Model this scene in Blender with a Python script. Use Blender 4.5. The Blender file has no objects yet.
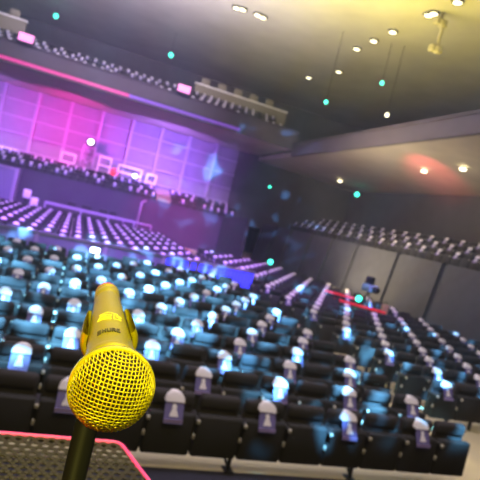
import bpy, bmesh, math, random
from mathutils import Vector, Matrix
random.seed(7)
PI = math.pi
C = bpy.context.scene.collection
SC = bpy.context.scene

# ------------------------------------------------------------------ camera
YAW, PIT, ROL, HC, FPX = 0.32720, -0.03725, 0.23895, 2.825, 495.0
F = Vector((math.sin(YAW)*math.cos(PIT), math.cos(YAW)*math.cos(PIT), math.sin(PIT)))
r0 = Vector((math.cos(YAW), -math.sin(YAW), 0)); u0 = r0.cross(F)
R = math.cos(ROL)*r0 + math.sin(ROL)*u0
U = -math.sin(ROL)*r0 + math.cos(ROL)*u0
CAM = Vector((0, 0, HC))
cd = bpy.data.cameras.new('camera'); cam = bpy.data.objects.new('camera', cd); C.objects.link(cam)
M = Matrix.Identity(4)
for i in range(3):
    M[i][0] = R[i]; M[i][1] = U[i]; M[i][2] = -F[i]; M[i][3] = CAM[i]
cam.matrix_world = M
cd.sensor_width = 36; cd.lens = 36*FPX/480; cd.clip_start = .02; cd.clip_end = 200
cd.dof.use_dof = True; cd.dof.focus_distance = .33; cd.dof.aperture_fstop = 17
SC.camera = cam
def ray(x, y): return F + R*((x-240)/FPX) - U*((y-240)/FPX)
def at_depth(x, y, d): return CAM + ray(x, y)*d
def at_y(x, y, Y): v = ray(x, y); return CAM + v*(Y/v.y)
def at_x(x, y, X): v = ray(x, y); return CAM + v*(X/v.x)
def at_z(x, y, Z): v = ray(x, y); return CAM + v*((Z-HC)/v.z)
def project(p):
    d = Vector(p) - CAM; w = d.dot(F)
    if w < .05: return (-9999, -9999, w)
    return (240 + FPX*d.dot(R)/w, 240 - FPX*d.dot(U)/w, w)

# ------------------------------------------------------------------ materials
def mat(name, col, rough=.6, metal=0., emit=None, estr=0., noise=None, bump=None, spec=.5):
    m = bpy.data.materials.new(name); m.use_nodes = True
    nt = m.node_tree; b = nt.nodes['Principled BSDF']
    b.inputs['Base Color'].default_value = (*col, 1); b.inputs['Roughness'].default_value = rough
    b.inputs['Metallic'].default_value = metal
    b.inputs['Specular IOR Level'].default_value = spec
    if emit: b.inputs['Emission Color'].default_value = (*emit, 1); b.inputs['Emission Strength'].default_value = estr
    if noise or bump:
        tc = nt.nodes.new('ShaderNodeTexCoord')
        n = nt.nodes.new('ShaderNodeTexNoise'); n.inputs['Scale'].default_value = (noise or bump)[0]; n.inputs['Detail'].default_value = 5
        nt.links.new(tc.outputs['Object'], n.inputs['Vector'])
        if noise:
            mx = nt.nodes.new('ShaderNodeMixRGB'); mx.blend_type = 'MULTIPLY'; mx.inputs[0].default_value = noise[1]
            mx.inputs[1].default_value = (*col, 1); nt.links.new(n.outputs['Fac'], mx.inputs[2]); nt.links.new(mx.outputs[0], b.inputs['Base Color'])
        if bump:
            bp = nt.nodes.new('ShaderNodeBump'); bp.inputs['Strength'].default_value = bump[1]; bp.inputs['Distance'].default_value = .01
            nt.links.new(n.outputs['Fac'], bp.inputs['Height']); nt.links.new(bp.outputs[0], b.inputs['Normal'])
    return m
MT = dict(
    fabric=mat('seat_fabric', (.050, .046, .050), .85, noise=(60, .5)),
    panmat=mat('seat_pan_shell', (.022, .021, .021), .75),
    armmat=mat('armrest_plastic', (.02, .02, .02), .5),
    pale=mat('pale_bracket', (.55, .52, .42), .5),
    steel=mat('black_steel', (.03, .03, .03), .4, .6),
    paper=mat('white_paper', (.86, .82, .86), .7),
    indigo=mat('indigo_print', (.15, .13, .34), .5),
    lav=mat('lavender_print', (.38, .30, .66), .6),
    floor=mat('pale_floor', (.80, .70, .42), .6, noise=(1.3, .25)),
    carpet=mat('blue_grey_carpet', (.035, .035, .065), .9, noise=(30, .4)),
    ribwall=mat('pale_rib_wall', (.48, .44, .52), .7),
    walllight=mat('light_panel_wall', (.36, .33, .40), .7, noise=(2, .25)),
    walldark=mat('dark_wall', (.115, .11, .115), .8, noise=(1.2, .4)),
    curtain=mat('charcoal_panel', (.085, .085, .10), .8, noise=(2.5, .4)),
    wallmag=mat('plain_tier_wall', (.085, .065, .11), .8, noise=(1., .3)),
    fascia=mat('balcony_fascia', (.13, .11, .13), .7, noise=(1.5, .3)),
    ceil=mat('ceiling_paint', (.40, .385, .36), .9, noise=(.5, .4)),
    soffit=mat('soffit_plaster', (.50, .44, .36), .8, noise=(.8, .35)),
    beige=mat('beige_parapet', (.27, .245, .18), .6),
    lit_wire=mat('yellow_lit_wire', (.95, .82, .01), .22, .6),  # yellow stage light put into the colour of the mic wire
    body=mat('yellow_lit_body', (.45, .375, .003), .30, .45, bump=(900, .12), spec=.12),  # black mic body and clip, with yellow stage light put into the colour
    emblem=mat('bright_yellow_print', (.95, .90, .06), .5),
    darkprint=mat('dark_print', (.06, .05, .01), .6),
    foam=mat('dark_foam', (.035, .02, .008), .9),
    red=mat('red_plastic_glow', (.9, .01, .005), .35, emit=(1, .03, .0), estr=.25),  # tail cap is no lamp: faint glow added over its red
    pole=mat('black_gloss_pole', (.004, .004, .004), .5, .0, spec=.04),
    pinkrim=mat('pink_rim', (.95, .07, .45), .5),
    meshdesk=mat('olive_black_mesh', (.05, .042, .010), .5, .3),
    railm=mat('painted_rail', (.45, .38, .55), .5, .2),
    white=mat('white_frame', (.95, .92, .95), .5),
    bluepanel=mat('barrier_panel', (.24, .22, .36), .5),
    led_blue=mat('blue_led', (.02, .02, .3), .5, emit=(.03, .03, 1.), estr=2.6),
    glow_pink=mat('pink_fascia_glow', (.5, .05, .2), .5, emit=(.9, .07, .42), estr=.55),  # emission stands in for pink light falling on the balcony fascia
    glow_violet=mat('violet_fascia_glow', (.2, .1, .5), .5, emit=(.32, .10, .8), estr=.35),  # same stand-in for the violet light further along the fascia
    lamp_teal=mat('teal_lamp', (.1, .6, .5), .5, emit=(.05, 1., .66), estr=4),
    lamp_warm=mat('warm_lamp', (.8, .7, .5), .5, emit=(1., .9, .6), estr=5),
    lamp_white=mat('white_lamp', (.8, .8, .8), .5, emit=(.75, .95, 1.), estr=8),
    lamp_red=mat('red_lamp', (.8, .05, .05), .5, emit=(1., .03, .08), estr=2.2),
    lamp_pink=mat('pink_lamp', (.8, .3, .6), .5, emit=(1., .28, .75), estr=1.2),
    redrail=mat('red_rail_glow', (.75, .03, .05), .5, emit=(1., .02, .05), estr=.35),  # rails are no lamps: red light put in as emission
    blueshirt=mat('pale_blue_plastic', (.25, .42, .6), .6),
    tan=mat('tan_plastic', (.5, .36, .2), .6),
)

# ------------------------------------------------------------------ mesh helpers
class MB:
    """collects shapes into one mesh"""
    def __init__(s): s.v = []; s.f = []; s.m = []; s.sm = []
    def add(s, vs, fs, mi=0, smooth=False):
        o = len(s.v); s.v += [tuple(v) for v in vs]
        for f in fs: s.f.append(tuple(o+i for i in f)); s.m.append(mi); s.sm.append(smooth)
    def box(s, x0, x1, y0, y1, z0, z1, mi=0):
        s.add([(x0,y0,z0),(x1,y0,z0),(x1,y1,z0),(x0,y1,z0),(x0,y0,z1),(x1,y0,z1),(x1,y1,z1),(x0,y1,z1)],
              [(0,3,2,1),(4,5,6,7),(0,1,5,4),(1,2,6,5),(2,3,7,6),(3,0,4,7)], mi)
    def rbox(s, x0, x1, y0, y1, z0, z1, r, seg=2, mi=0, mtx=None):
        bm = bmesh.new(); bmesh.ops.create_cube(bm, size=1)
        for v in bm.verts: v.co = Vector(((x0+x1)/2+v.co.x*(x1-x0), (y0+y1)/2+v.co.y*(y1-y0), (z0+z1)/2+v.co.z*(z1-z0)))
        bmesh.ops.bevel(bm, geom=list(bm.edges), offset=r, segments=seg, profile=.5, affect='EDGES')
        bm.verts.index_update()
        vs = [v.co.copy() for v in bm.verts]
        if mtx: vs = [mtx @ v for v in vs]
        s.add(vs, [[v.index for v in f.verts] for f in bm.faces], mi, True); bm.free()
    def hexa(s, bot, top, mi=0):
        n = len(bot); s.add(list(bot)+list(top), [tuple(reversed(range(n))), tuple(range(n, 2*n))]+[(i, (i+1) % n, n+(i+1) % n, n+i) for i in range(n)], mi)
    def tube(s, pts, rad, n=8, mi=0, cap=True):
        pts = [Vector(p) for p in pts]
        rs = rad if isinstance(rad, (list, tuple)) else [rad]*len(pts)
        vs = []; pn = None
        for i, p in enumerate(pts):
            t = (pts[min(i+1, len(pts)-1)] - pts[max(i-1, 0)]).normalized()
            if pn is None: a = t.orthogonal().normalized()
            else:
                a = pn - t*pn.dot(t); a = a.normalized() if a.length > 1e-6 else t.orthogonal().normalized()
            pn = a; b = t.cross(a)
            for k in range(n): th = 2*PI*k/n; vs.append(p + (a*math.cos(th)+b*math.sin(th))*rs[i])
        fs = [(i*n+k, i*n+(k+1) % n, (i+1)*n+(k+1) % n, (i+1)*n+k) for i in range(len(pts)-1) for k in range(n)]
        if cap: fs += [tuple(reversed(range(n))), tuple(range((len(pts)-1)*n, len(pts)*n))]
        s.add(vs, fs, mi, True)
    def lathe(s, prof, frame, n=40, mi=0, a0=0, a1=2*PI):
        """prof: (t, r) along the frame's z axis"""
        full = abs(a1-a0-2*PI) < 1e-6; m = n if full else n+1
        vs = [frame @ Vector((r*math.cos(a0+(a1-a0)*k/n), r*math.sin(a0+(a1-a0)*k/n), t)) for t, r in prof for k in range(m)]
        fs = []
        for i in range(len(prof)-1):
            for k in range(n):
                k2 = (k+1) % m
                fs.append((i*m+k, i*m+k2, (i+1)*m+k2, (i+1)*m+k))
        s.add(vs, fs, mi, True)
    def mesh(s, name, mats):
        me = bpy.data.meshes.new(name); me.from_pydata(s.v, [], s.f)
        for m in mats: me.materials.append(MT[m])
        me.polygons.foreach_set('material_index', s.m); me.polygons.foreach_set('use_smooth', s.sm)
        bm = bmesh.new(); bm.from_mesh(me); bmesh.ops.recalc_face_normals(bm, faces=bm.faces); bm.to_mesh(me); bm.free()
        me.update(); return me
    def build(s, name, mats, parent=None, loc=(0,0,0)):
        return link(name, s.mesh(name, [mats] if isinstance(mats, str) else mats), parent, loc)
def link(name, data, parent=None, loc=(0,0,0)):
    o = bpy.data.objects.new(name, data); C.objects.link(o); o.location = loc
    if parent: o.parent = parent
    return o
def tag(o, label, cat, group=None, kind=None):
    o['label'] = label; o['category'] = cat
    if group: o['group'] = group
    if kind: o['kind'] = kind
    return o
def empty(name, loc, label, cat, group=None, rz=0):
    o = bpy.data.objects.new(name, None); C.objects.link(o); o.location = loc; o.rotation_euler.z = rz
    o.empty_display_size = .1
    return tag(o, label, cat, group)
def struct(name, mb, m, label=None):
    o = mb.build(name, m); o['kind'] = 'structure'
    o['label'] = label or name.replace('_', ' '); return o

# ------------------------------------------------------------------ room shell
b = MB(); b.box(-16, 26, 5.12, 47, -.1, 0); struct('floor', b, 'floor', 'pale beige hall floor under the seat rows')
b = MB(); b.box(-16, 26, 1.3, 5.12, -.1, 0); struct('trim_1', b, 'carpet', 'blue grey floor strip before the front seat row')
b = MB(); b.box(-16, 26, -6, 1.3, -.1, 1.2); struct('floor_stage', b, 'carpet', 'raised stage floor under the microphone stand')
b = MB(); b.box(-16, 26, -6, 47, 15.0, 15.2); struct('ceiling', b, 'ceil', 'high olive grey hall ceiling')
b = MB(); b.box(-16, 26, 46, 46.2, 8.4, 15); struct('wall_back_upper', b, 'walldark', 'dark wall behind the rear balcony seats')
b = MB(); b.box(-16.2, -16, -6, 47, 0, 15); struct('wall_left', b, 'walldark', 'dark left wall')
b = MB(); b.box(26, 26.2, -6, 47, 0, 15); struct('wall_right_upper', b, 'walldark', 'dark outer wall at the right')
b = MB(); b.box(-16, 26, -6.2, -6, 0, 15); struct('wall_stage', b, 'walldark', 'dark wall at the rear of the stage')
# rear wall with a relief of panels and ribs
b = MB(); b.box(-16, 11.7, 40, 40.25, 2.6, 8.5)
X = -15.6
while X < 11.6:
    b.box(X-.11, X+.11, 39.74, 40.0, 3.9, 8.5, 1)
    z = 4.0
    while z < 8.4:
        b.box(X+.11, min(X+2.19, 11.68), 39.82, 40.0, z, z+.11, 1)
        b.box(X+.40, min(X+1.9, 11.68), 39.93, 40.0, z+.36, min(z+.98, 8.5)); z += 1.16
    X += 2.3
struct('wall_back', b, ['walllight', 'ribwall'], 'panelled rear wall washed in magenta and violet light')
# side wall from the rear wall to the right terrace
b = MB()
b.hexa([(11.7,40,2.6),(20,35,2.6),(20.2,35.2,2.6),(11.9,40.2,2.6)], [(11.7,40,8.6),(20,35,8.6),(20.2,35.2,8.6),(11.9,40.2,8.6)])
struct('wall_side', b, 'walldark', 'dark angled wall between rear wall and right terrace')
b = MB(); b.box(20, 20.2, -4, 35, 3.0, 7.3); struct('wall_right', b, 'walldark', 'dark wall behind the right terrace seats')
# right balcony: soffit slab + fascia
b = MB()
b.hexa([(13.2,-4,8.05),(13.2,40,8.05),(20.2,40,7.17),(20.2,-4,7.17)], [(13.2,-4,8.35),(13.2,40,8.35),(20.2,40,8.3),(20.2,-4,8.3)])
struct('ceiling_right_soffit', b, 'soffit', 'sloping beige soffit under the right balcony')
b = MB(); b.box(13.0, 13.2, -4, 32, 8.0, 8.78); b.box(12.9, 13.22, -4, 32, 8.78, 8.86)
struct('trim_right_fascia', b, 'fascia', 'blue grey front edge of the right balcony')
# rear balcony
b = MB(); b.box(-16, 13.2, 32.2, 40.2, 8.5, 8.75); struct('ceiling_rear_soffit', b, 'soffit', 'grey soffit under the rear balcony')
b = MB(); b.box(-16, 13.2, 32.0, 32.2, 8.5, 9.70); b.box(-16, 13.2, 31.92, 32.25, 9.70, 9.78)
struct('trim_rear_fascia', b, 'fascia', 'front edge of the rear balcony')
b = MB()
for k in range(5): b.box(-16, 13.2, 32.2+k*1.0, 33.2+k*1.0 if k < 4 else 46, 8.75, 8.95+.42*k)
struct('floor_rear_balcony', b, 'walldark', 'stepped floor of the rear balcony')
# rear tier
b = MB(); b.box(-16, 10.2, 35, 35.2, 0, 2.78); b.box(-16, 10.2, 34.95, 35.25, 2.78, 2.86)
struct('wall_tier_front', b, 'wallmag', 'plain violet wall below the rear tier seats')
b = MB()
for k in range(4): b.box(-16, 11.6, 35.2+k*1.0, 36.2+k*1.0 if k < 3 else 40, 0, 2.5+.26*k)
struct('floor_rear_tier', b, 'walldark', 'stepped floor of the rear tier')
b = MB()
b.hexa([(10.2,35,0),(10.9,31.5,0),(11.1,31.5,0),(10.4,35.1,0)], [(10.2,35,2.86),(10.9,31.5,3.15),(11.1,31.5,3.15),(10.4,35.1,2.86)])
struct('wall_tier_side', b, 'curtain', 'low side wall closing the rear tier')
# right terrace front: separate leaning panels
b = MB()
seams = [4.0, 7.5, 10.2]
for px, py in [(443,267),(398,257),(357,250),(332,243),(312,237)]:
    seams.append(at_x(px, py, 14.5).y)
seams += [at_x(293,227,14.5).y, at_x(280,217,14.5).y, 38.]
seams = sorted(seams)
for y0, y1 in zip(seams[:-1], seams[1:]):
    y1 -= .30
    b.hexa([(14.0,y0,0),(14.0,y1,0),(14.2,y1,0),(14.2,y0,0)], [(14.42,y0,3.12),(14.42,y1,3.12),(14.6,y1,3.12),(14.6,y0,3.12)])
b.hexa([(14.14,-4,0),(14.14,38,0),(14.4,38,0),(14.4,-4,0)], [(14.55,-4,3.05),(14.55,38,3.05),(14.8,38,3.05),(14.8,-4,3.05)])
struct('wall_terrace', b, 'curtain', 'charcoal leaning panels below the right terrace')
b = MB()
for k in range(3): b.box(14.7+k*1.05, 15.75+k*1.05 if k < 2 else 20, -4, 34.6, 0, 2.85+.36*k)
struct('floor_terrace', b, 'walldark', 'stepped floor of the right terrace')

# ------------------------------------------------------------------ seats
def seat_backrest(): m = MB(); m.rbox(-.245, .245, .0, .07, .34, .76, .025); return m
def seat_headrest(): m = MB(); m.rbox(-.245, .245, -.035, .085, .69, .858, .05, 3); return m
def seat_pan(): m = MB(); m.rbox(-.264, .264, -.145, -.04, .20, .665, .025); return m
def seat_arm():
    m = MB(); m.rbox(-.30, -.25, -.20, .06, .60, .645, .012); m.box(-.29, -.26, -.06, .03, .22, .60); return m
def seat_cap():
    m = MB(); m.rbox(-.295, -.255, -.225, -.195, .602, .648, .01); return m
def seat_hinge():
    m = MB(); m.rbox(-.288, -.262, -.160, -.12, .40, .46, .01); return m
def seat_leg():
    m = MB(); m.tube([(-.275,.0,.40),(-.275,.0,.012)], .024, 8); m.tube([(-.275,-.0,.03),(-.40,-.02,.24)], .018, 6)
    m.box(-.33,-.22,-.07,.07,0,.014); return m
PART = [('backrest', seat_backrest().mesh('seat_backrest', ['fabric'])), ('headrest', seat_headrest().mesh('seat_headrest', ['fabric'])),
        ('seat_pan', seat_pan().mesh('seat_pan', ['panmat']))]
ARM = seat_arm().mesh('seat_armrest', ['armmat']); CAP = seat_cap().mesh('armrest_cap', ['pale']); HNG = seat_hinge().mesh('pan_hinge', ['pale'])
LEG = seat_leg().mesh('seat_leg', ['steel'])
def lod_seat():
    m = MB(); m.rbox(-.245, .245, .0, .07, .34, .74, .025, 1); m.rbox(-.245, .245, -.035, .085, .69, .858, .05, 2)
    m.rbox(-.264, .264, -.145, -.04, .20, .665, .025, 1); m.box(-.30, -.25, -.20, .06, .60, .645); m.box(-.29, -.26, -.03, .03, .0, .60)
    m.box(-.297, -.253, -.22, -.2, .602, .648, 1); return m
LODMB = lod_seat(); LOD = LODMB.mesh('auditorium_seat', ['fabric', 'pale'])
def notice_mb(simple=False):
    m = MB()
    def fp(z): return -.052 - .145*(.86-z)/.28       # slanting front line
    # indigo sheet in front
    zs = [.82, .76, .70, .62, .575]; vs = []
    for z in zs: vs += [(-.104, fp(z), z), (.104, fp(z), z)]
    for z in zs: vs += [(-.104, fp(z)+.004, z), (.104, fp(z)+.004, z)]
    n = len(zs)*2
    m.add(vs, [(2*i, 2*i+1, 2*i+3, 2*i+2) for i in range(4)] + [(n+2*i, n+2*i+2, n+2*i+3, n+2*i+1) for i in range(4)], 1)
    # dome cap folded over the top of the headrest
    K = 10; fr = []; bk = []
    for k in range(K+1):
        a = PI*k/K; fr.append((-.108*math.cos(a), .775+.092*math.sin(a)**.7))
    ring = lambda off, sc: [(x*sc, off(x, z), .8+(z-.8)*sc) for x, z in fr]
    f1 = [(x, fp(z)-.010, z) for x, z in fr]; f2 = [(x*.97, .035, .77+(z-.77)*.97) for x, z in fr]
    f0 = [(x*.92, fp(z)-.016, .78+(z-.78)*.92) for x, z in fr]
    N = K+1
    m.add(f0+f1+f2, [(i, i+1, N+i+1, N+i) for i in range(K)] + [(N+i, N+i+1, 2*N+i+1, 2*N+i) for i in range(K)] + [tuple(range(N))], 0, True)
    # white figure: cone with a round head
    fy = lambda z: fp(z)-.006
    pts = [(-.050,.640),(.050,.640),(.038,.675),(.021,.712),(.027,.733),(.014,.755),(-.014,.755),(-.027,.733),(-.021,.712),(-.038,.675)]
    m.add([(x, fy(z), z) for x, z in pts] + [(x, fy(z)+.004, z) for x, z in pts],
          [tuple(range(10))] + [(i, (i+1) % 10, 10+(i+1) % 10, 10+i) for i in range(10)], 0)
    # lavender band at the foot
    m.box(-.104, .104, fp(.60)-.010, fp(.60)-.003, .578, .618, 2)
    return m
NOTMB = notice_mb(); NOT = NOTMB.mesh('seat_notice', ['paper', 'indigo', 'lav'])

def bar_y(x): return 16.35 + .19*x
X0, Y0, SW, RW = 1.7117, 5.045+.11, .55, .9018
ORD = ('first second third fourth fifth sixth seventh eighth ninth tenth eleventh twelfth thirteenth fourteenth fifteenth sixteenth '
       'seventeenth eighteenth nineteenth twentieth twenty-first twenty-second twenty-third twenty-fourth twenty-fifth twenty-sixth '
       'twenty-seventh twenty-eighth twenty-ninth thirtieth thirty-first thirty-second').split()
cand = []
for row in range(1, 31):
    for k in range(-22, 26):
        n = k + .5
        right = n > 8
        if 6.6 < n < 9.3: continue                       # the aisle
        if right and row < 3: continue
        drift = .022*max(0, row-6)
        x = X0 + n*SW; y = Y0 + (row-1)*RW + (drift*RW*.6) + (.2 if right else 0)
        if not right and -.62 < y - bar_y(x) < .62: continue   # the barrier
        if right and x > 13.45: continue
        if right and y > 27.0: continue
        if right and y > 20 and x > 13.45-(y-20)*.35: continue
        if right and 9.9 < x < 12.2 and 15.2 < y < 17.6: continue   # the camera platform
        if not right and row >= 17 and x > 5.6: continue
        px, py, d = project((x, y, .75))
        if not (-150 < px < 640 and 100 < py < 640): continue
        on = (-8 < px < 488 and py < 500)
        idx = int(round(7.5 - n)) if not right else int(round(n - 9.5)) + 1
        note = (int(round(n - .5 - row)) % 2) == 0
        cand.append((d, row, n, x, y, on, right, idx, note))
cand.sort()
indiv = [c for c in cand if c[5]][:300]; iset = set(indiv)
rest = [c for c in cand if c not in iset]
for d, row, n, x, y, on, right, idx, note in indiv:
    where = ('%s row from the stage, %s %s of aisle' % (ORD[row-1], ORD[idx-1], 'right' if right else 'left'))
    lab = ('black folding seat wearing white notice, ' if note else 'bare black folding seat, ') + where
    if row <= 6:
        root = empty('auditorium_seat', (x, y, 0), lab, 'seat', 'folding seats in rows')
        for nm, me in PART: link(nm, me, root)
        a = link('armrest', ARM, root); link('armrest_cap', CAP, a)
        link('hinge', HNG, root)
        if (int(round(n-.5)) - 1) % 3 == 0: link('leg', LEG, root)
    else:
        o = link('auditorium_seat', LOD, None, (x, y, 0)); tag(o, lab, 'seat', 'folding seats in rows')
nn = [c for c in cand if c[8] and c[5]][:300]; nset = set(nn)
for d, row, n, x, y, on, right, idx, note in nn:
    o = link('seat_notice', NOT, None, (x, y, 0))
    tag(o, 'white paper notice on seat in %s row from stage, %s %s of aisle' % (ORD[row-1], ORD[idx-1], 'right' if right else 'left'),
        'notice', 'paper notices on the seats')

# everything smaller: one object of seats, one of notices
mass = MB(); nmass = MB()
def put(src, dst, x, y, z, rz=0):
    c, s = math.cos(rz), math.sin(rz); o = len(dst.v)
    dst.v += [(x+c*a-s*b_, y+s*a+c*b_, z+e) for a, b_, e in src.v]
    dst.f += [tuple(o+i for i in f) for f in src.f]; dst.m += src.m; dst.sm += src.sm
for d, row, n, x, y, on, right, idx, note in rest: put(LODMB, mass, x, y, 0)
for c in cand:
    if c[8] and c not in nset: put(NOTMB, nmass, c[3], c[4], 0)
def vis(x, y, z):
    px, py, d = project((x, y, z)); return -80 < px < 560 and -40 < py < 520
for k in range(3):                                    # rear tier
    for i in range(-22, 24):
        x = i*.55 + (k % 2)*.275
        if 5.15 < x < 6.5 or x > 11.3: continue
        y, z = 35.75+k*1.0, 2.5+.26*k
        if vis(x, y, z):
            put(LODMB, mass, x, y, z)
            if random.random() < .55: put(NOTMB, nmass, x, y, z)
for k in range(4):                                    # rear balcony
    for i in range(-26, 24):
        x = i*.55 + (k % 2)*.275
        y, z = 32.8+k*1.0, 9.0+.42*k
        if x > 12.6: continue
        if vis(x, y, z):
            put(LODMB, mass, x, y, z)
            if random.random() < .8: put(NOTMB, nmass, x, y, z)
for k in range(3):                                    # right terrace, facing the hall
    for i in range(0, 50):
        y = 8 + i*.55; x, z = 15.3+k*1.05, 2.85+.36*k
        if y > 34: continue
        if vis(x, y, z):
            put(LODMB, mass, x, y, z, -PI/2)
            if (i+k) % 2 == 0: put(NOTMB, nmass, x, y, z, -PI/2)
o = mass.build('auditorium_seat_mass', ['fabric', 'pale'])
tag(o, 'remaining dark seats of the far rows, rear tier, balcony and right terrace', 'seats', kind='stuff')
o = nmass.build('seat_notice_mass', ['paper', 'indigo', 'lav'])
tag(o, 'remaining small white notices on the far and balcony seats', 'notices', kind='stuff')

# ------------------------------------------------------------------ microphone
hp = at_depth(112, 388, .293); tp = at_depth(107, 294, .53)
ax = (tp-hp).normalized(); L = (tp-hp).length
upv = (U - ax*U.dot(ax)).normalized(); sd = upv.cross(ax).normalized()     # across
if sd.dot(R) < 0: sd = -sd
FR = Matrix.Identity(4)
for i in range(3): FR[i][0] = sd[i]; FR[i][1] = upv[i]; FR[i][2] = ax[i]; FR[i][3] = hp[i]
mic = empty('microphone', hp, 'black handheld microphone tinted with yellow light, round mesh head, held in the stand clip', 'microphone')
MI = Matrix.Translation(-hp) @ FR
def local(mb, name, m, parent): return mb.build(name, m, parent)
# body
prof = [(.018,.0),(.018,.0185),(.030,.0190),(.034,.0178),(.040,.0168),(.075,.0162),(.120,.0150),(.165,.0138),(.205,.0126),(.210,.0119),(.214,.0119),(.217,.0128),(.234,.0126),(.238,.0118),(L-.012,.0118),(L-.010,.0127),(L-.004,.0126),(L-.003,.011)]
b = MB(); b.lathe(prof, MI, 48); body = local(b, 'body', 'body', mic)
b = MB(); b.lathe([(L-.008,.0110),(L+.003,.0118),(L+.008,.0108),(L+.010,.007),(L+.010,0)], MI, 40)
cap = local(b, 'tail_cap', 'red', mic); cap['label'] = 'red tail cap'
RB = .0240
# grille: woven wire hemisphere in front of the band, wire cone behind
g = MB(); NW = 27; ph = math.radians(-17)
def gp(u, v, rad):
    # u, v in -1..1: bulged square grid onto the front hemisphere
    w2 = 1-u*u-v*v
    if w2 < 0: return None
    p = Vector((u, v, -math.sqrt(w2)))*rad
    c, s = math.cos(ph), math.sin(ph)
    return Vector((p.x*c-p.y*s, p.x*s+p.y*c, p.z))
wr = .00038
sp = 2/NW
for fam in (0, 1):
    for i in range(NW+1):
        a = -1+sp*(i+.0)
        a = math.sin(a*PI/2*.985)*.55 + a*.45
        lim = math.sqrt(max(0, 1-a*a))
        if lim < .12: continue
        pts = []; nseg = max(8, int(52*lim))
        for k in range(nseg+1):
            tt = -1+2*k/nseg; bb = math.sin(tt*PI/2*.97)/math.sin(PI/2*.97)*lim
            # weave: over / under
            # index of the crossing wire at bb
            lo, hi = -1., 1.
            for _ in range(14):
                md = (lo+hi)/2
                if math.sin(md*PI/2*.985)*.55+md*.45 < bb: lo = md
                else: hi = md
            ci = (lo+1)/sp
            off = math.cos(PI*(ci+i+fam))*.00042
            p = gp(a, bb, RB+off) if fam == 0 else gp(bb, a, RB+off)
            if p is not None: pts.append(MI @ p)
        if len(pts) > 3: g.tube(pts, wr, 5)
NB = 46
for k in range(NB):           # rear cone of the grille
    for dr in (1, -1):
        pts = []
        for q in range(7):
            t = .003+.016*q/6; rr = RB-(RB-.0188)*(q/6)**1.4; th = 2*PI*k/NB + dr*q*.06
            pts.append(MI @ Vector((rr*math.cos(th), rr*math.sin(th), t)))
        g.tube(pts, wr, 4)
gr = local(g, 'grille', 'lit_wire', mic); gr['label'] = 'woven wire mesh tinted with yellow light'
b = MB(); b.lathe([(-.0024,RB-.0006),(-.0030,RB+.0006),(-.0016,RB+.0014),(.0026,RB+.0014),(.0038,RB+.0006),(.0032,RB-.0006),(-.0024,RB-.0006)], MI, 64)
local(b, 'band', 'lit_wire', gr)
b = MB(); b.lathe([(-.0222*math.cos(a), .0222*math.sin(a)) for a in [PI/2*k/10 for k in range(11)]]+[(.018,.0172),(.018,0)], MI, 32)
local(b, 'foam', 'foam', gr)
# emblem and lettering, laid on the upper side of the body
def onbody(u, t, lift=.0004):
    rr = .0172 if t < .04 else .0162-(t-.075)*.0267
    th = u/rr
    return MI @ Vector(((rr+lift)*math.sin(th), (rr+lift)*math.cos(th), t))
e = MB()
def stroke(mb, pts, w=.00065, n=8):
    q = []
    for (u0_, t0), (u1, t1) in zip(pts[:-1], pts[1:]):
        for k in range(n): q.append(onbody(u0_+(u1-u0_)*k/n, t0+(t1-t0)*k/n))
    q.append(onbody(*pts[-1])); mb.tube(q, w, 5)
# traced in the 12x crop: x 80..350 -> u -.0095...0095 ; y 100..230 -> t far..near
def E(x, y): return ((x-215)/135*.0096, .092+(230-y)/130*.024)
for pl in ([(105,128),(150,118),(205,105),(260,122),(310,132)], [(105,128),(130,150),(240,150)], [(130,150),(100,185),(85,215),(230,222)],
           [(120,182),(235,180)], [(240,150),(235,180)], [(105,205),(232,203)], [(232,203),(230,222)],
           [(265,140),(265,222)], [(265,140),(262,222)], [(268,148),(300,142),(320,165),(285,180)], [(300,160),(345,218),(270,220)], [(330,150),(352,170)]):
    stroke(e, [E(*p) for p in pl], .00031)
em = local(e, 'emblem', 'emblem', body); em['label'] = 'bright yellow emblem'
e = MB()
def T(x, y): return ((x-235)/120*.0088, .056+(350-y)/50*.010)
for pl in ([(150,305),(118,308),(120,322),(148,326),(146,342),(112,345)], [(165,304),(166,342)], [(166,324),(190,323)], [(192,304),(192,342)],
           [(210,304),(212,340),(236,340),(236,304)], [(254,342),(254,304),(280,308),(278,322),(256,324)], [(268,324),(284,342)],
           [(326,306),(300,306),(302,342),(330,342)], [(302,324),(322,324)]):
    stroke(e, [T(*p) for p in pl], .00055, 4)
lt = local(e, 'lettering', 'darkprint', body); lt['label'] = 'small dark lettering'

# ------------------------------------------------------------------ microphone stand
tc_ = .118
cp = FR @ Vector((0, 0, tc_))                          # clip centre on the axis
z0 = 1.2
px_, py_ = cp.x, cp.y
stand = empty('microphone_stand', (px_, py_, z0), 'black upright microphone stand holding the yellow lit microphone in its clip', 'stand')
SI = Matrix.Translation(-Vector((px_, py_, z0)))
b = MB()
a0, a1 = math.radians(-205), math.radians(25)
b.lathe([(tc_-.036,.0168),(tc_-.036,.0195),(tc_-.030,.0215),(tc_,.0210),(tc_+.030,.0190),(tc_+.036,.0178),(tc_+.036,.0152),(tc_-.036,.0168)], SI @ FR, 34, a0=a0, a1=a1)
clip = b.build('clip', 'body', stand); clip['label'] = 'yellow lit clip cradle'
b = MB(); top = cp.z - .021 - z0
b.tube([(0,0,top+.004),(0,0,top-.035)], [.009,.0115], 16); b.build('clip_neck', 'pole', clip)
b = MB(); b.tube([(0,0,top-.030),(0,0,.03)], .0096, 20); b.build('pole', 'pole', stand)
b = MB(); b.tube([(0,0,.78),(0,0,.66)], .016, 20); b.build('clutch', 'pole', stand)
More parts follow.
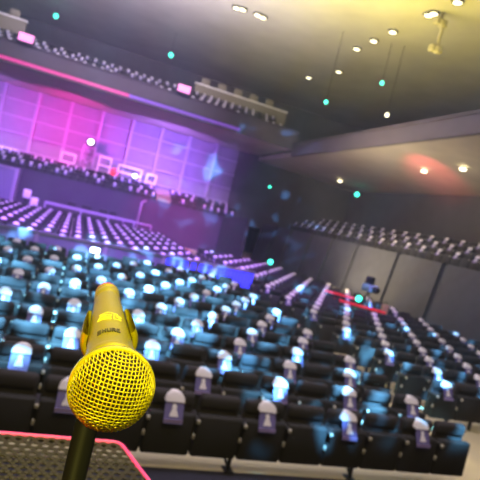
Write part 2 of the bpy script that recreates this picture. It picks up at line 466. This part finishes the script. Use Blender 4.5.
b = MB(); b.lathe([(0,.0),(0,.145),(.012,.145),(.022,.12),(.034,.03),(.05,.014),(.05,0)], Matrix.Identity(4), 40); b.build('base', 'steel', stand)

# ------------------------------------------------------------------ music stand with mesh desk
ZD = 2.31; dcx = -.17
dst = empty('music_stand', (dcx, .86, z0), 'black mesh desk of a music stand with bright pink rim below the microphone', 'music stand')
def dl(x, y): return (x-dcx, y-.86, ZD-z0)
far, near, xr, sl = 1.02, .66, .193-dcx, .047/.133
out = [(-xr, far-.86), (xr, far-.86), (xr+sl*(far-near)*.9, near-.86), (-xr-sl*(far-near)*.9, near-.86)]
ph2 = -.0  # desk lies square to the rows
b = MB(); hs = .0205; rw = hs*.86; ty = ZD-z0
def inside(x, y):
    yy = y; w = xr + sl*.9*((far-.86)-yy)
    return near-.86 < yy < far-.86 and abs(x) < w
def bar(p, q, w=.0086, h=.0010):
    d = Vector((q[0]-p[0], q[1]-p[1], 0)); nrm = Vector((-d.y, d.x, 0)).normalized()*w/2; z = Vector((0,0,h))
    P = Vector((p[0], p[1], ty)); Q = Vector((q[0], q[1], ty))
    b.hexa([P-nrm-z, Q-nrm-z, Q+nrm-z, P+nrm-z], [P-nrm+z, Q-nrm+z, Q+nrm+z, P+nrm+z])
rc_ = hs/math.sqrt(3)
for j in range(-14, 12):
    for i in range(-32, 33):
        cx = i*hs + (j % 2)*hs/2; cy = j*rw
        hv = [(cx+rc_*math.sin(PI/3*k), cy+rc_*.99*math.cos(PI/3*k)) for k in range(6)]
        for k in (0, 1, 2):
            p, q = hv[k], hv[(k+1) % 6]
            if inside((p[0]+q[0])/2, (p[1]+q[1])/2): bar(p, q)
b.build('mesh_desk', 'meshdesk', dst)
b = MB(); rp = [Vector((x, y, ty)) for x, y in out]; rp2 = []
for i in range(4):
    p, q, n_ = rp[i-1], rp[i], rp[(i+1) % 4]
    c = .014
    rp2 += [q+(p-q).normalized()*c, q+(p-q).normalized()*c*.3+(n_-q).normalized()*c*.3, q+(n_-q).normalized()*c]
b.tube(rp2+[rp2[0], rp2[1]], .0042, 8); rim = b.build('rim', 'pinkrim', dst); rim['label'] = 'bright pink rim'
b = MB(); b.tube([(0,0,ty-.006),(0,0,.25)], .011, 12); b.tube([(0,0,.62),(0,0,.2)], .015, 12); b.build('pole', 'pole', dst)
b = MB(); b.box(-.14, .14, -.012, .012, ty-.014, ty-.002); b.box(-.012, .012, -.12, .12, ty-.014, ty-.002); b.build('desk_bracket', 'steel', dst)
for k in range(3):
    a = PI/2+2*PI*k/3; m = MB(); m.tube([(0,0,.26),(.30*math.cos(a), .30*math.sin(a), .01)], .009, 8); m.build('leg', 'steel', dst)

# ------------------------------------------------------------------ barrier with blue light strips
def seg_barrier(p0, p1, label, led):
    p0 = Vector(p0); p1 = Vector(p1); d = p1-p0; Ln = d.length; rz = math.atan2(d.y, d.x)
    t = empty('crowd_barrier', p0, label, 'barrier', 'crowd barrier across the hall', rz)
    m = MB(); m.box(0, Ln, -.03, .03, 1.0, 1.06); m.box(0, Ln, -.05, .0, 1.05, 1.08); m.build('top_rail', 'railm', t)
    m = MB(); m.box(.02, Ln-.02, -.012, .012, .12, 1.0); m.build('panel', 'bluepanel', t)
    for x in (.03, Ln-.03): m = MB(); m.box(x-.03, x+.03, -.028, .028, 0, 1.0); m.build('post', 'railm', t)
    m = MB(); m.box(0, Ln, -.25, .25, 0, .02); m.build('foot_plate', 'steel', t)
    if led:
        x = .12
        while x < Ln-.1:
            m = MB(); m.box(x, x+led[0], -.026, -.012, .16, .98); s_ = m.build('light_strip', 'led_blue', t); s_['label'] = 'glowing blue strip'
            x += led[1]
wx = [-7.2, -5.1, -3.0, -.9, 1.2, 3.2]
names = ['outermost at the left', 'second from the left', 'third from the left', 'fourth from the left', 'next left of the blue strips']
for a_, b_, nm in zip(wx[:-1], wx[1:], names): seg_barrier((a_, bar_y(a_), 0), (b_, bar_y(b_), 0), 'violet lit barrier section, '+nm, None)
seg_barrier((3.2, bar_y(3.2), 0), (5.2, bar_y(5.2), 0), 'barrier section with spaced glowing blue strips', (.17, .32))
seg_barrier((5.2, bar_y(5.2), 0), (6.9, bar_y(6.9), 0), 'barrier section with dense glowing blue strips beside the aisle', (.11, .15))

# ------------------------------------------------------------------ things at the back of the hall
def boxthing(name, loc, dims, m, label, cat, group=None, extra=None):
    t = empty(name, loc, label, cat, group)
    mm = MB(); mm.rbox(-dims[0]/2, dims[0]/2, -dims[1]/2, dims[1]/2, 0, dims[2], min(dims)*.1); mm.build('housing', m, t)
    return t
# mixing booth with rails before the tier wall
p = at_y(20, 205, 33.2)
t = empty('control_booth', (-4.6, 33.3, 0), 'violet box booth at the left before the tier wall', 'booth')
m = MB(); m.box(-2.6, .75, 0, 1.2, 0, 2.62); m.build('side_panel', 'bluepanel', t)
m = MB(); m.box(.75, .95, -.05, 1.25, 0, 2.74); m.box(-2.6, .75, -.05, .0, 2.62, 2.74); m.build('edge_frame', 'railm', t)
t = empty('guard_rail', (-1.2, 32.6, 0), 'long low violet rail before the dark tier wall', 'rail')
m = MB(); m.box(-.6, 5.0, -.06, .06, 1.05, 1.22); m.build('top_rail', 'railm', t)
for x in (-.55, 1.6, 3.3, 4.95): m = MB(); m.box(x-.05, x+.05, -.05, .05, 0, 1.05); m.build('post', 'railm', t)
t = empty('control_desk', (.6, 33.7, 0), 'dark mixing desk with monitors behind the long rail', 'desk')
m = MB(); m.box(-1.6, 2.2, -.4, .4, .0, 1.0); m.build('housing', 'walldark', t)
for x, w in ((-1.1,.5),(-.2,.6),(.9,.5),(1.6,.4)): m = MB(); m.rbox(x, x+w, -.05, .05, 1.0, 1.45, .02); m.build('monitor', 'steel', t)
t = empty('stair_rail', (4.1, 33.2, 0), 'violet tube rail with tall post at the right end of the booth', 'rail')
m = MB(); m.tube([(-1.0,0,0),(-1.0,0,1.1),(.85,0,1.1),(.85,0,0)], .06, 8); m.build('low_rail', 'railm', t)
m = MB(); m.tube([(.0,.8,0),(.0,.8,2.5),(.25,.8,2.65)], .07, 8); m.build('tall_post', 'railm', t)
for px, py, nm, mt in ((27,194,'pink lit stage lamp on the booth edge','lamp_pink'), (34,202,'pink lit stage lamp beside the dark box lamp','lamp_pink')):
    q = at_y(px, py, 32.3)
    t = empty('stage_lamp', (q.x, q.y, 0), nm, 'lamp', 'lamps by the booth')
    m = MB(); m.rbox(-.22, .22, -.15, .15, q.z-.25, q.z+.28, .06); m.build('lamp_body', 'white', t)
    m = MB(); m.lathe([(-.02,.0),(-.02,.13),(.0,.13)], Matrix.Translation((0,-.16,q.z)) @ Matrix.Rotation(PI/2, 4, 'X'), 14); m.build('lens', mt, t)
    m = MB(); m.tube([(0,0,0),(0,0,q.z-.25)], .05, 8); m.build('lamp_post', 'steel', t)
# white guard frames on the rear tier
def frame(cx, cz, w, h, Y, label, base):
    t = empty('tier_guard_rail', (cx, Y, base), label, 'guard frame', 'white guard frames on the rear tier')
    m = MB(); r = .07; z1 = cz+h/2-base; z0_ = cz-h/2-base
    m.rbox(-w/2-r, w/2+r, -.05, .05, z1-r, z1+r, .03); m.rbox(-w/2-r, w/2+r, -.05, .05, z0_-r, z0_+r, .03)
    m.rbox(-w/2-r, -w/2+r, -.05, .05, z0_, z1, .03); m.rbox(w/2-r, w/2+r, -.05, .05, z0_, z1, .03); m.build('frame', 'white', t)
    for x in (-w/2, w/2): m = MB(); m.box(x-.05, x+.05, -.04, .04, 0, z0_); m.build('post', 'white', t)
for px, py, w, h, lab in ((6,152,1.3,.55,'white guard frame at the far left of the tier'), (68,158,.95,.62,'white square guard frame left of the lattice tower'),
                          (105,162,.85,.62,'white square guard frame right of the lattice tower'), (130,171,1.75,.5,'long white guard frame beside the red lamp'),
                          (151,179,.7,.6,'white guard frame nearest the pink stairs')):
    q = at_y(px, py, 38.6); frame(q.x, q.z, w, h, 38.6, lab, 3.28)
for px, py, mt, lab, w in ((114,172,'lamp_red','small red lamp by the white guard frames',.27), (135,176,'lamp_white','small white lamp on the long guard frame',.16)):
    q = at_y(px, py, 38.35); t = empty('signal_lamp', (q.x, 38.35, 3.28), lab, 'lamp')
    m = MB(); m.lathe([(-w,0),(-w*.7,w*.7),(0,w),(w*.7,w*.7),(w,0)], Matrix.Translation((0,0,q.z-3.28)), 14); m.build('globe', mt, t)
    m = MB(); m.tube([(0,0,0),(0,0,q.z-3.28-w*.8)], .04, 6); m.build('lamp_post', 'steel', t)
# lattice tower with lamp
q = at_y(89, 150, 38.0)
t = empty('lattice_tower', (q.x, 38.2, 3.02), 'grey lattice tower with a bright white lamp before the magenta wall', 'tower')
m = MB(); hh = at_y(91, 146, 38.2).z-3.02
for sx in (-.42, .42):
    m.tube([(sx,0,0),(sx,0,hh)], .06, 6)
for k in range(3):
    za, zb = hh*k/3, hh*(k+1)/3
    m.tube([(-.42,0,za),(.42,0,zb)], .04, 6); m.tube([(.42,0,za),(-.42,0,zb)], .04, 6); m.tube([(-.42,0,zb),(.42,0,zb)], .045, 6)
m.build('lattice', 'railm', t)
m = MB(); m.rbox(-.28, .28, -.2, .2, hh, hh+.5, .06); lb = m.build('lamp_body', 'steel', t)
m = MB(); m.lathe([(0,0),(0,.2),(.03,.2)], Matrix.Translation((0,-.24,hh+.27)) @ Matrix.Rotation(-PI/2, 4, 'X'), 16); m.build('lens', 'lamp_white', lb)
# lit stairs in the gap of the tier
t = empty('stairway', (5.85, 35.25, 2.5), 'pink lit stairway between the two seat blocks of the rear tier', 'stairs')
for k in range(6): m = MB(); m.box(-.55, .55, .1+k*.45, .55+k*.45, .02, .36+k*.16); m.build('step', 'beige', t)
# rear balcony fittings
for px, py, lab in ((25,45,'pink glowing lamp box on the rear balcony edge near the left'), (183,92,'pink glowing lamp box in the middle of the rear balcony edge')):
    q = at_y(px, py, 31.75); t = empty('lamp_box', (q.x, 31.75, 9.78), lab, 'lamp', 'lamp boxes on the balcony edge')
    m = MB(); m.rbox(-.45, .45, -.16, .16, .0, .55, .05); m.build('housing', 'steel', t)
    m = MB(); m.box(-.4, .4, -.19, -.165, .06, .5); m.build('lens', 'lamp_pink', t)
for x0, x1, mt, lab in ((-16, 1.6, 'glow_pink', 'broad pink glow painted as a strip along the left of the rear balcony edge'), (1.6, 9.0, 'glow_violet', 'dim violet glow painted as a strip along the right of the rear balcony edge')):
    o = empty('light_strip', (x0, 31.97, 8.62), lab, 'painted glow')  # glowing bar added in place of light on the fascia, no LED fitting
    m = MB(); m.box(0, x1-x0, -.03, .03, 0, .20); m.build('glow_band', mt, o)
    m = MB(); m.box(0, x1-x0, -.06, .03, .20, .24); m.build('cover', 'steel', o)
def parapet(pts, h, label, Y):
    q0, q1 = at_y(*pts[0], Y), at_y(*pts[1], Y); zz = (q0.z+q1.z)/2
    t = empty('parapet', ((q0.x+q1.x)/2, Y, 10.2), label, 'parapet', 'beige parapets on the rear balcony'); w = (q1.x-q0.x)/2
    m = MB(); m.box(-w, w, -.1, .1, 0, zz-10.2); m.build('wall_face', 'beige', t)
    m = MB(); m.box(-w-.05, w+.05, -.16, .16, zz-10.2, zz-10.1); m.build('coping', 'white', t)
    n = int(w*2/1.3)
    for i in range(n): m = MB(); x = -w+.7+i*1.3; m.rbox(x-.33, x+.33, -.1, .12, zz-10.1, zz-9.6, .14, 2); m.build('lamp_hood', 'beige', t)
parapet(((196,82),(286,115)), 1., 'long beige parapet with rounded hoods above the rear balcony seats', 36.6)
parapet(((-20,8),(27,22)), 1., 'short beige parapet at the left above the rear balcony seats', 36.6)
# ceiling lamps
def downlight(px, py, k, Z=14.98):
    q = at_z(px, py, Z)
    o = empty('ceiling_lamp', q, k, 'lamp', 'small lamps in the ceiling')
    m = MB(); m.lathe([(0,.30),(-.10,.26),(-.10,.20)], Matrix.Identity(4), 16); m.build('rim', 'steel', o)
    m = MB(); m.lathe([(-.08,0),(-.11,.12),(-.08,.20)], Matrix.Identity(4), 16); m.build('lens', 'lamp_warm', o)
CL = [((237,7),'first warm ceiling lamp of the cluster at top centre'),((243,8.5),'second warm ceiling lamp of the cluster at top centre'),
      ((258,14),'first lamp of the ceiling pair right of the top cluster'),((263,16.5),'second lamp of the ceiling pair right of the top cluster'),
      ((429,14),'left lamp of the ceiling pair beside the hanging fixture'),((434,12.5),'right lamp of the ceiling pair beside the hanging fixture'),
      ((458,1),'warm ceiling lamp at the top edge, right of the hanging fixture'),((393,31),'brightest ceiling lamp of the diagonal row'),
      ((374,40),'second ceiling lamp of the diagonal row'),((357,48),'third ceiling lamp of the diagonal row'),
      ((339,71),'dim ceiling lamp at the lower end of the diagonal row'),((309,77),'dim ceiling lamp above the beige parapet end')]
for (px, py), k in CL: downlight(px, py, k)
def spotlamp(pos, mt, rad, label, group, stem):
    o = empty('hanging_lamp', pos, label, 'lamp', group)
    m = MB(); m.lathe([(-rad,0),(-rad*.8,rad*.6),(0,rad),(rad*.8,rad*.6),(rad,0)], Matrix.Identity(4), 14); m.build('globe', mt, o)
    m = MB(); m.tube([(0,0,rad*.95), Vector((0,0,rad*.95))+Vector(stem)], .012, 6); m.build('stem', 'steel', o)
for px, py, mt, lab in ((56,16,'lamp_teal','teal lamp high above the left end of the rear balcony'), (171,55,'lamp_teal','teal lamp above the middle of the rear balcony'),
                        (326,102,'lamp_teal','left of the two teal lamps above the right balcony'), (382,83,'lamp_teal','right of the two teal lamps above the right balcony'),
                        (387,115,'lamp_warm','yellow lamp below the teal lamps above the right balcony')):
    q = at_depth(px, py, 29 if px > 300 else 36); spotlamp(q, mt, .115 if px > 300 else .17, lab, 'lamps hung in the dark', (0,0,14.99-q.z))
for px, py, X, lab in ((357,194.5,18.6,'teal lamp under the back edge of the right soffit'), (270,187,14.5,'teal lamp on the dark wall left of the right terrace')):
    q = at_x(px, py, X); spotlamp(q, 'lamp_teal', .17, lab, 'wall lamps', (0,0,.6))
for px, py, lab in ((463,169,'white soffit lamp inside the pink glow'),(424,171,'dim soffit lamp left of the pink glow'),(340,181,'small soffit lamp at the dark left end')):
    vv = ray(px, py)
    X = 16.
    for _ in range(20): 
        q = at_x(px, py, X); zs_ = 8.05-(q.x-13.2)*.1257; X += (q.z - zs_ + .14)*-1.2
    q = at_x(px, py, X)
    o = empty('soffit_lamp', (q.x, q.y, q.z), lab, 'lamp', 'lamps in the right soffit')
    m = MB(); m.lathe([(-.09,0),(-.07,.13),(.02,.16)], Matrix.Identity(4), 14); m.build('lens', 'lamp_warm', o)
# hanging fixture near the ceiling at the right
q = at_depth(440, 32, 24)
t = empty('hanging_fixture', q, 'pale hanging cable fixture below the ceiling at upper right', 'fixture')
pl = [at_depth(x, y, 24)-q for x, y in ((443,14),(440,23),(442,30),(439,38),(438,47))]
m = MB(); m.tube(pl, .09, 8); m.build('cable', 'beige', t)
for x, y in ((438,21),(443,24),(433,48),(438,50)):
    p = at_depth(x, y, 24)-q; m = MB(); m.rbox(p.x-.18, p.x+.18, p.y-.15, p.y+.15, p.z-.18, p.z+.18, .06); m.build('connector', 'beige', t)
m = MB(); m.tube([pl[0], Vector((pl[0].x, pl[0].y, 14.99-q.z))], .03, 6); m.build('suspension_wire', 'steel', t)
# camera platform with red rails and a video camera
t = empty('camera_platform', (11.0, 16.5, 0), 'low dark platform edged with red rails given a glow beside the right wall panels', 'platform', None, math.radians(-36))
m = MB(); m.box(-.95, .95, -.5, .5, 0, .62); m.build('deck', 'steel', t)
m = MB(); m.box(-1.0, 1.0, -.54, -.46, .74, .82); m.build('front_rail', 'redrail', t)
m = MB(); m.box(-1.5, -.2, .46, .54, .86, .94); m.build('rear_rail', 'redrail', t)
for x in (-.95, .95): m = MB(); m.box(x-.03, x+.03, -.53, -.47, 0, .74); m.build('post', 'steel', t)
for x in (-1.45, -.25): m = MB(); m.box(x-.03, x+.03, .47, .53, 0, .86); m.build('post', 'steel', t)
t = empty('video_camera', (11.25, 16.5, .62), 'dark video camera with pale blue side on a tripod above the red rails', 'video camera')
m = MB(); m.rbox(-.22, .22, -.3, .25, .72, 1.0, .05); m.build('camera_body', 'blueshirt', t)
m = MB(); m.rbox(-.12, .12, -.1, .25, 1.0, 1.3, .05); m.build('viewfinder', 'steel', t)
m = MB(); m.lathe([(0,.0),(0,.11),(.22,.13),(.22,0)], Matrix.Translation((0,-.3,.86)) @ Matrix.Rotation(PI/2, 4, 'X'), 16); m.build('lens', 'steel', t)
for k in range(3): a = 2*PI*k/3+.5; m = MB(); m.tube([(0,0,.74),(.3*math.cos(a), .3*math.sin(a), 0)], .025, 6); m.build('leg', 'steel', t)
q = at_z(381, 304, .95); t = empty('tan_case', (11.75, 15.95, .62), 'small tan case standing at the end of the red rail', 'case')
m = MB(); m.rbox(-.13, .13, -.1, .1, 0, .42, .05); m.build('shell', 'tan', t); m = MB(); m.tube([(-.07,0,.41),(-.05,0,.48),(.05,0,.48),(.07,0,.41)], .015, 6); m.build('handle', 'steel', t)
q = at_z(358.5, 300, .9); t = empty('signal_lamp', (q.x, q.y, 0), 'teal lamp at the left end of the red rail', 'lamp')
m = MB(); m.lathe([(-.13,0),(-.09,.09),(0,.13),(.09,.09),(.13,0)], Matrix.Translation((0,0,.95)), 14); m.build('globe', 'lamp_teal', t)
m = MB(); m.tube([(0,0,0),(0,0,.83)], .025, 6); m.build('lamp_post', 'steel', t)
q = at_z(270.5, 262, 1.6); t = empty('signal_lamp', (q.x, q.y, 0), 'teal lamp on a post at the back end of the right seat block', 'lamp')
m = MB(); m.lathe([(-.10,0),(-.07,.07),(0,.10),(.07,.07),(.10,0)], Matrix.Translation((0,0,1.6)), 14); m.build('globe', 'lamp_teal', t)
m = MB(); m.tube([(0,0,0),(0,0,1.51)], .03, 6); m.build('lamp_post', 'steel', t)
q = at_z(95, 249, 1.0); t = empty('signal_lamp', (q.x, q.y-.25, 0), 'white lamp standing before the violet barrier', 'lamp')
m = MB(); m.rbox(-.13, .13, -.05, .05, q.z-.08, q.z+.06, .04); m.build('globe', 'lamp_white', t)
m = MB(); m.tube([(0,0,0),(0,0,q.z-.11)], .03, 6); m.build('lamp_post', 'steel', t)

# ------------------------------------------------------------------ lights
def aim(o, target): o.rotation_euler = (Vector(target)-o.location).to_track_quat('-Z', 'Y').to_euler()
def spot(name, loc, target, ang, power, col, blend=.6, size=.1, gobo=None):
    l = bpy.data.lights.new(name, 'SPOT'); l.energy = power; l.color = col; l.spot_size = math.radians(ang); l.spot_blend = blend; l.shadow_soft_size = size
    o = bpy.data.objects.new(name, l); C.objects.link(o); o.location = loc; aim(o, target)
    if gobo:
        l.use_nodes = True; nt = l.node_tree; em_ = nt.nodes['Emission']
        tcn = nt.nodes.new('ShaderNodeTexCoord'); mp = nt.nodes.new('ShaderNodeMapping'); mp.inputs['Location'].default_value = (gobo[2], gobo[2]*.7, 0)
        ns = nt.nodes.new('ShaderNodeTexNoise'); ns.inputs['Scale'].default_value = gobo[0]; ns.inputs['Detail'].default_value = 1.0
        rp_ = nt.nodes.new('ShaderNodeValToRGB'); rp_.color_ramp.elements[0].position = gobo[1]; rp_.color_ramp.elements[1].position = gobo[1]+.13
        nt.links.new(tcn.outputs['Normal'], mp.inputs['Vector']); nt.links.new(mp.outputs[0], ns.inputs['Vector'])
        nt.links.new(ns.outputs['Fac'], rp_.inputs[0]); nt.links.new(rp_.outputs[0], em_.inputs['Strength'])
    return o
def area(name, loc, target, sx, sy, power, col):
    l = bpy.data.lights.new(name, 'AREA'); l.shape = 'RECTANGLE'; l.size = sx; l.size_y = sy; l.energy = power; l.color = col
    o = bpy.data.objects.new(name, l); C.objects.link(o); o.location = loc; aim(o, target); return o
# stage light, warm yellow, from above the singer
spot('stage_key', (-1.2, -2.6, 6.2), (0, .45, 2.7), 17, 2300, (1, .90, .16), .5, .25)
spot('stage_fill', (2.8, -1.5, 4.6), (0, .45, 2.6), 20, 130, (1, .90, .22), .5, .2)
spot('mic_back', (.4, 3.2, 6.5), (-.02, .40, 2.74), 9, 130, (1, .90, .14), .6, .15)  # added narrow spot to brighten the mic body
spot('stage_front', (1, -1, 9), (4, 6, 0), 70, 900, (1, .74, .22), .7, .3)
spot('aisle_warm', (6.3, 24, 9.5), (6.9, 8.3, 0), 10, 9000, (1, .84, .45), .5, .2)  # added spot from the hall rear to brighten the aisle floor
# house light over the seats
spot('red_side', (-3.2, -.3, 2.2), (.02, .42, 2.45), 12, 280, (1, .02, .01), .6, .1)
area('house_front', (3, 4, 14.2), (3, 9, 0), 14, 3, 1100, (.90, .80, 1))
area('house_mid', (3, 16, 14.2), (4, 15, 0), 18, 8, 600, (.72, .62, 1))
# cyan pattern lights
spot('pattern_cyan_a', (-5, -3, 12), (.2, 12.6, 0), 28, 200000, (.17, .60, 1), .3, .05, (33, .54, 1.3))
spot('pattern_cyan_b', (8, -3, 12), (4.0, 10.0, 0), 25, 190000, (.15, .56, 1), .3, .05, (34, .57, 4.1))
spot('pattern_cyan_c', (2, -3, 12), (-1.2, 11.6, 0), 26, 200000, (.18, .60, 1), .3, .05, (33, .54, 7.7))
spot('pattern_cyan_e', (4, -3, 12), (9.0, 12.5, 0), 25, 190000, (.13, .52, 1), .3, .05, (32, .60, 3.3))
spot('pattern_cyan_f', (0, -3, 12), (3.4, 7.4, 0), 14, 150000, (.13, .52, 1), .3, .05, (34, .61, 5.3))
spot('pattern_cyan_d', (6, -3, 12), (10.5, 33, 4), 20, 200000, (.14, .42, 1), .3, .05, (28, .57, 2.2))
# violet washes
spot('violet_floor', (0, 12, 14), (1, 25, 0), 62, 40000, (.38, .11, 1), .7, .5)
spot('violet_right', (10, 8, 14), (8.5, 18, 0), 36, 7000, (.50, .18, 1), .8, .5)
spot('violet_tier', (2, 22, 8), (1, 36, 2), 60, 3400, (.40, .10, 1), .7, .5)
# rear wall: magenta in the middle, blue violet at the sides
spot('wall_magenta', (-1.6, 34.6, 6.0), (-1.8, 40, 6.6), 115, 2300, (1, .05, .66), .9, .3)
spot('wall_violet_left', (-6.5, 34.6, 5.2), (-7.0, 40, 6), 110, 2000, (.38, .18, 1), .9, .3)
spot('wall_violet_right', (5.2, 34.8, 5.2), (5.4, 40, 6.4), 125, 4200, (.38, .15, 1), .9, .3)
spot('tier_violet_right', (9, 28, 9), (9.5, 36.5, 3), 44, 3200, (.62, .22, 1), .7, .3)
spot('tier_magenta', (6, 27, 7), (6.5, 35, 1.8), 46, 3600, (1, .06, .42), .8, .3)
spot('balcony_soft', (0, 20, 14), (0, 35, 10), 75, 6500, (.9, .75, 1), .8, .3)  # added soft spot to brighten the rear balcony seats and notices
spot('fascia_violet', (0, 24, 7.0), (0, 32, 9.1), 90, 300, (.75, .2, .8), .9, .3)
# light on ceiling, right terrace and right balcony
area('ceiling_olive', (8.6, 17, 9.6), (8.6, 17.01, 15), 9, 13, 3300, (1, .82, .08))  # added floating uplight, no lamp of the hall, turns the ceiling olive
area('ceiling_grey', (-1, 25.5, 10.0), (-1, 25.51, 15), 18, 9, 3000, (.80, .72, .86))  # added floating uplight to lift the grey part of the ceiling
spot('terrace_soft', (4, 10, 11), (17, 20, 4), 60, 800, (1, .88, .70), .8, .5)
area('soffit_warm', (10, 20, 3.6), (16, 20, 8), 2, 14, 650, (1, .80, .45))
spot('soffit_pink', (11.5, 18.0, 5.5), at_x(432, 170, 16.6), 32, 3800, (1, .10, .14), .9, .2)
area('soffit_grey', (11, 22, 5.0), (16, 22, 8), 3, 10, 260, (1, .85, .62))

# ------------------------------------------------------------------ world, haze, view
w = bpy.data.worlds.new('world'); SC.world = w; w.use_nodes = True; nt = w.node_tree
bg = nt.nodes['Background']; bg.inputs[0].default_value = (.10, .09, .11, 1); bg.inputs[1].default_value = .05
vol = nt.nodes.new('ShaderNodeVolumeScatter'); vol.inputs['Density'].default_value = .0024; vol.inputs['Color'].default_value = (.95, .95, .95, 1); vol.inputs['Anisotropy'].default_value = .2
nt.links.new(vol.outputs[0], nt.nodes['World Output'].inputs['Volume'])
SC.view_settings.view_transform = 'Standard'; SC.view_settings.look = 'None'; SC.view_settings.gamma = 1; SC.view_settings.exposure = 0
SC.view_settings.use_curve_mapping = False
SC.cycles.use_denoising = True; SC.cycles.max_bounces = 6; SC.cycles.volume_bounces = 0; SC.cycles.sample_clamp_indirect = 4; SC.cycles.sample_clamp_direct = 30
SC.cycles.use_light_tree = True
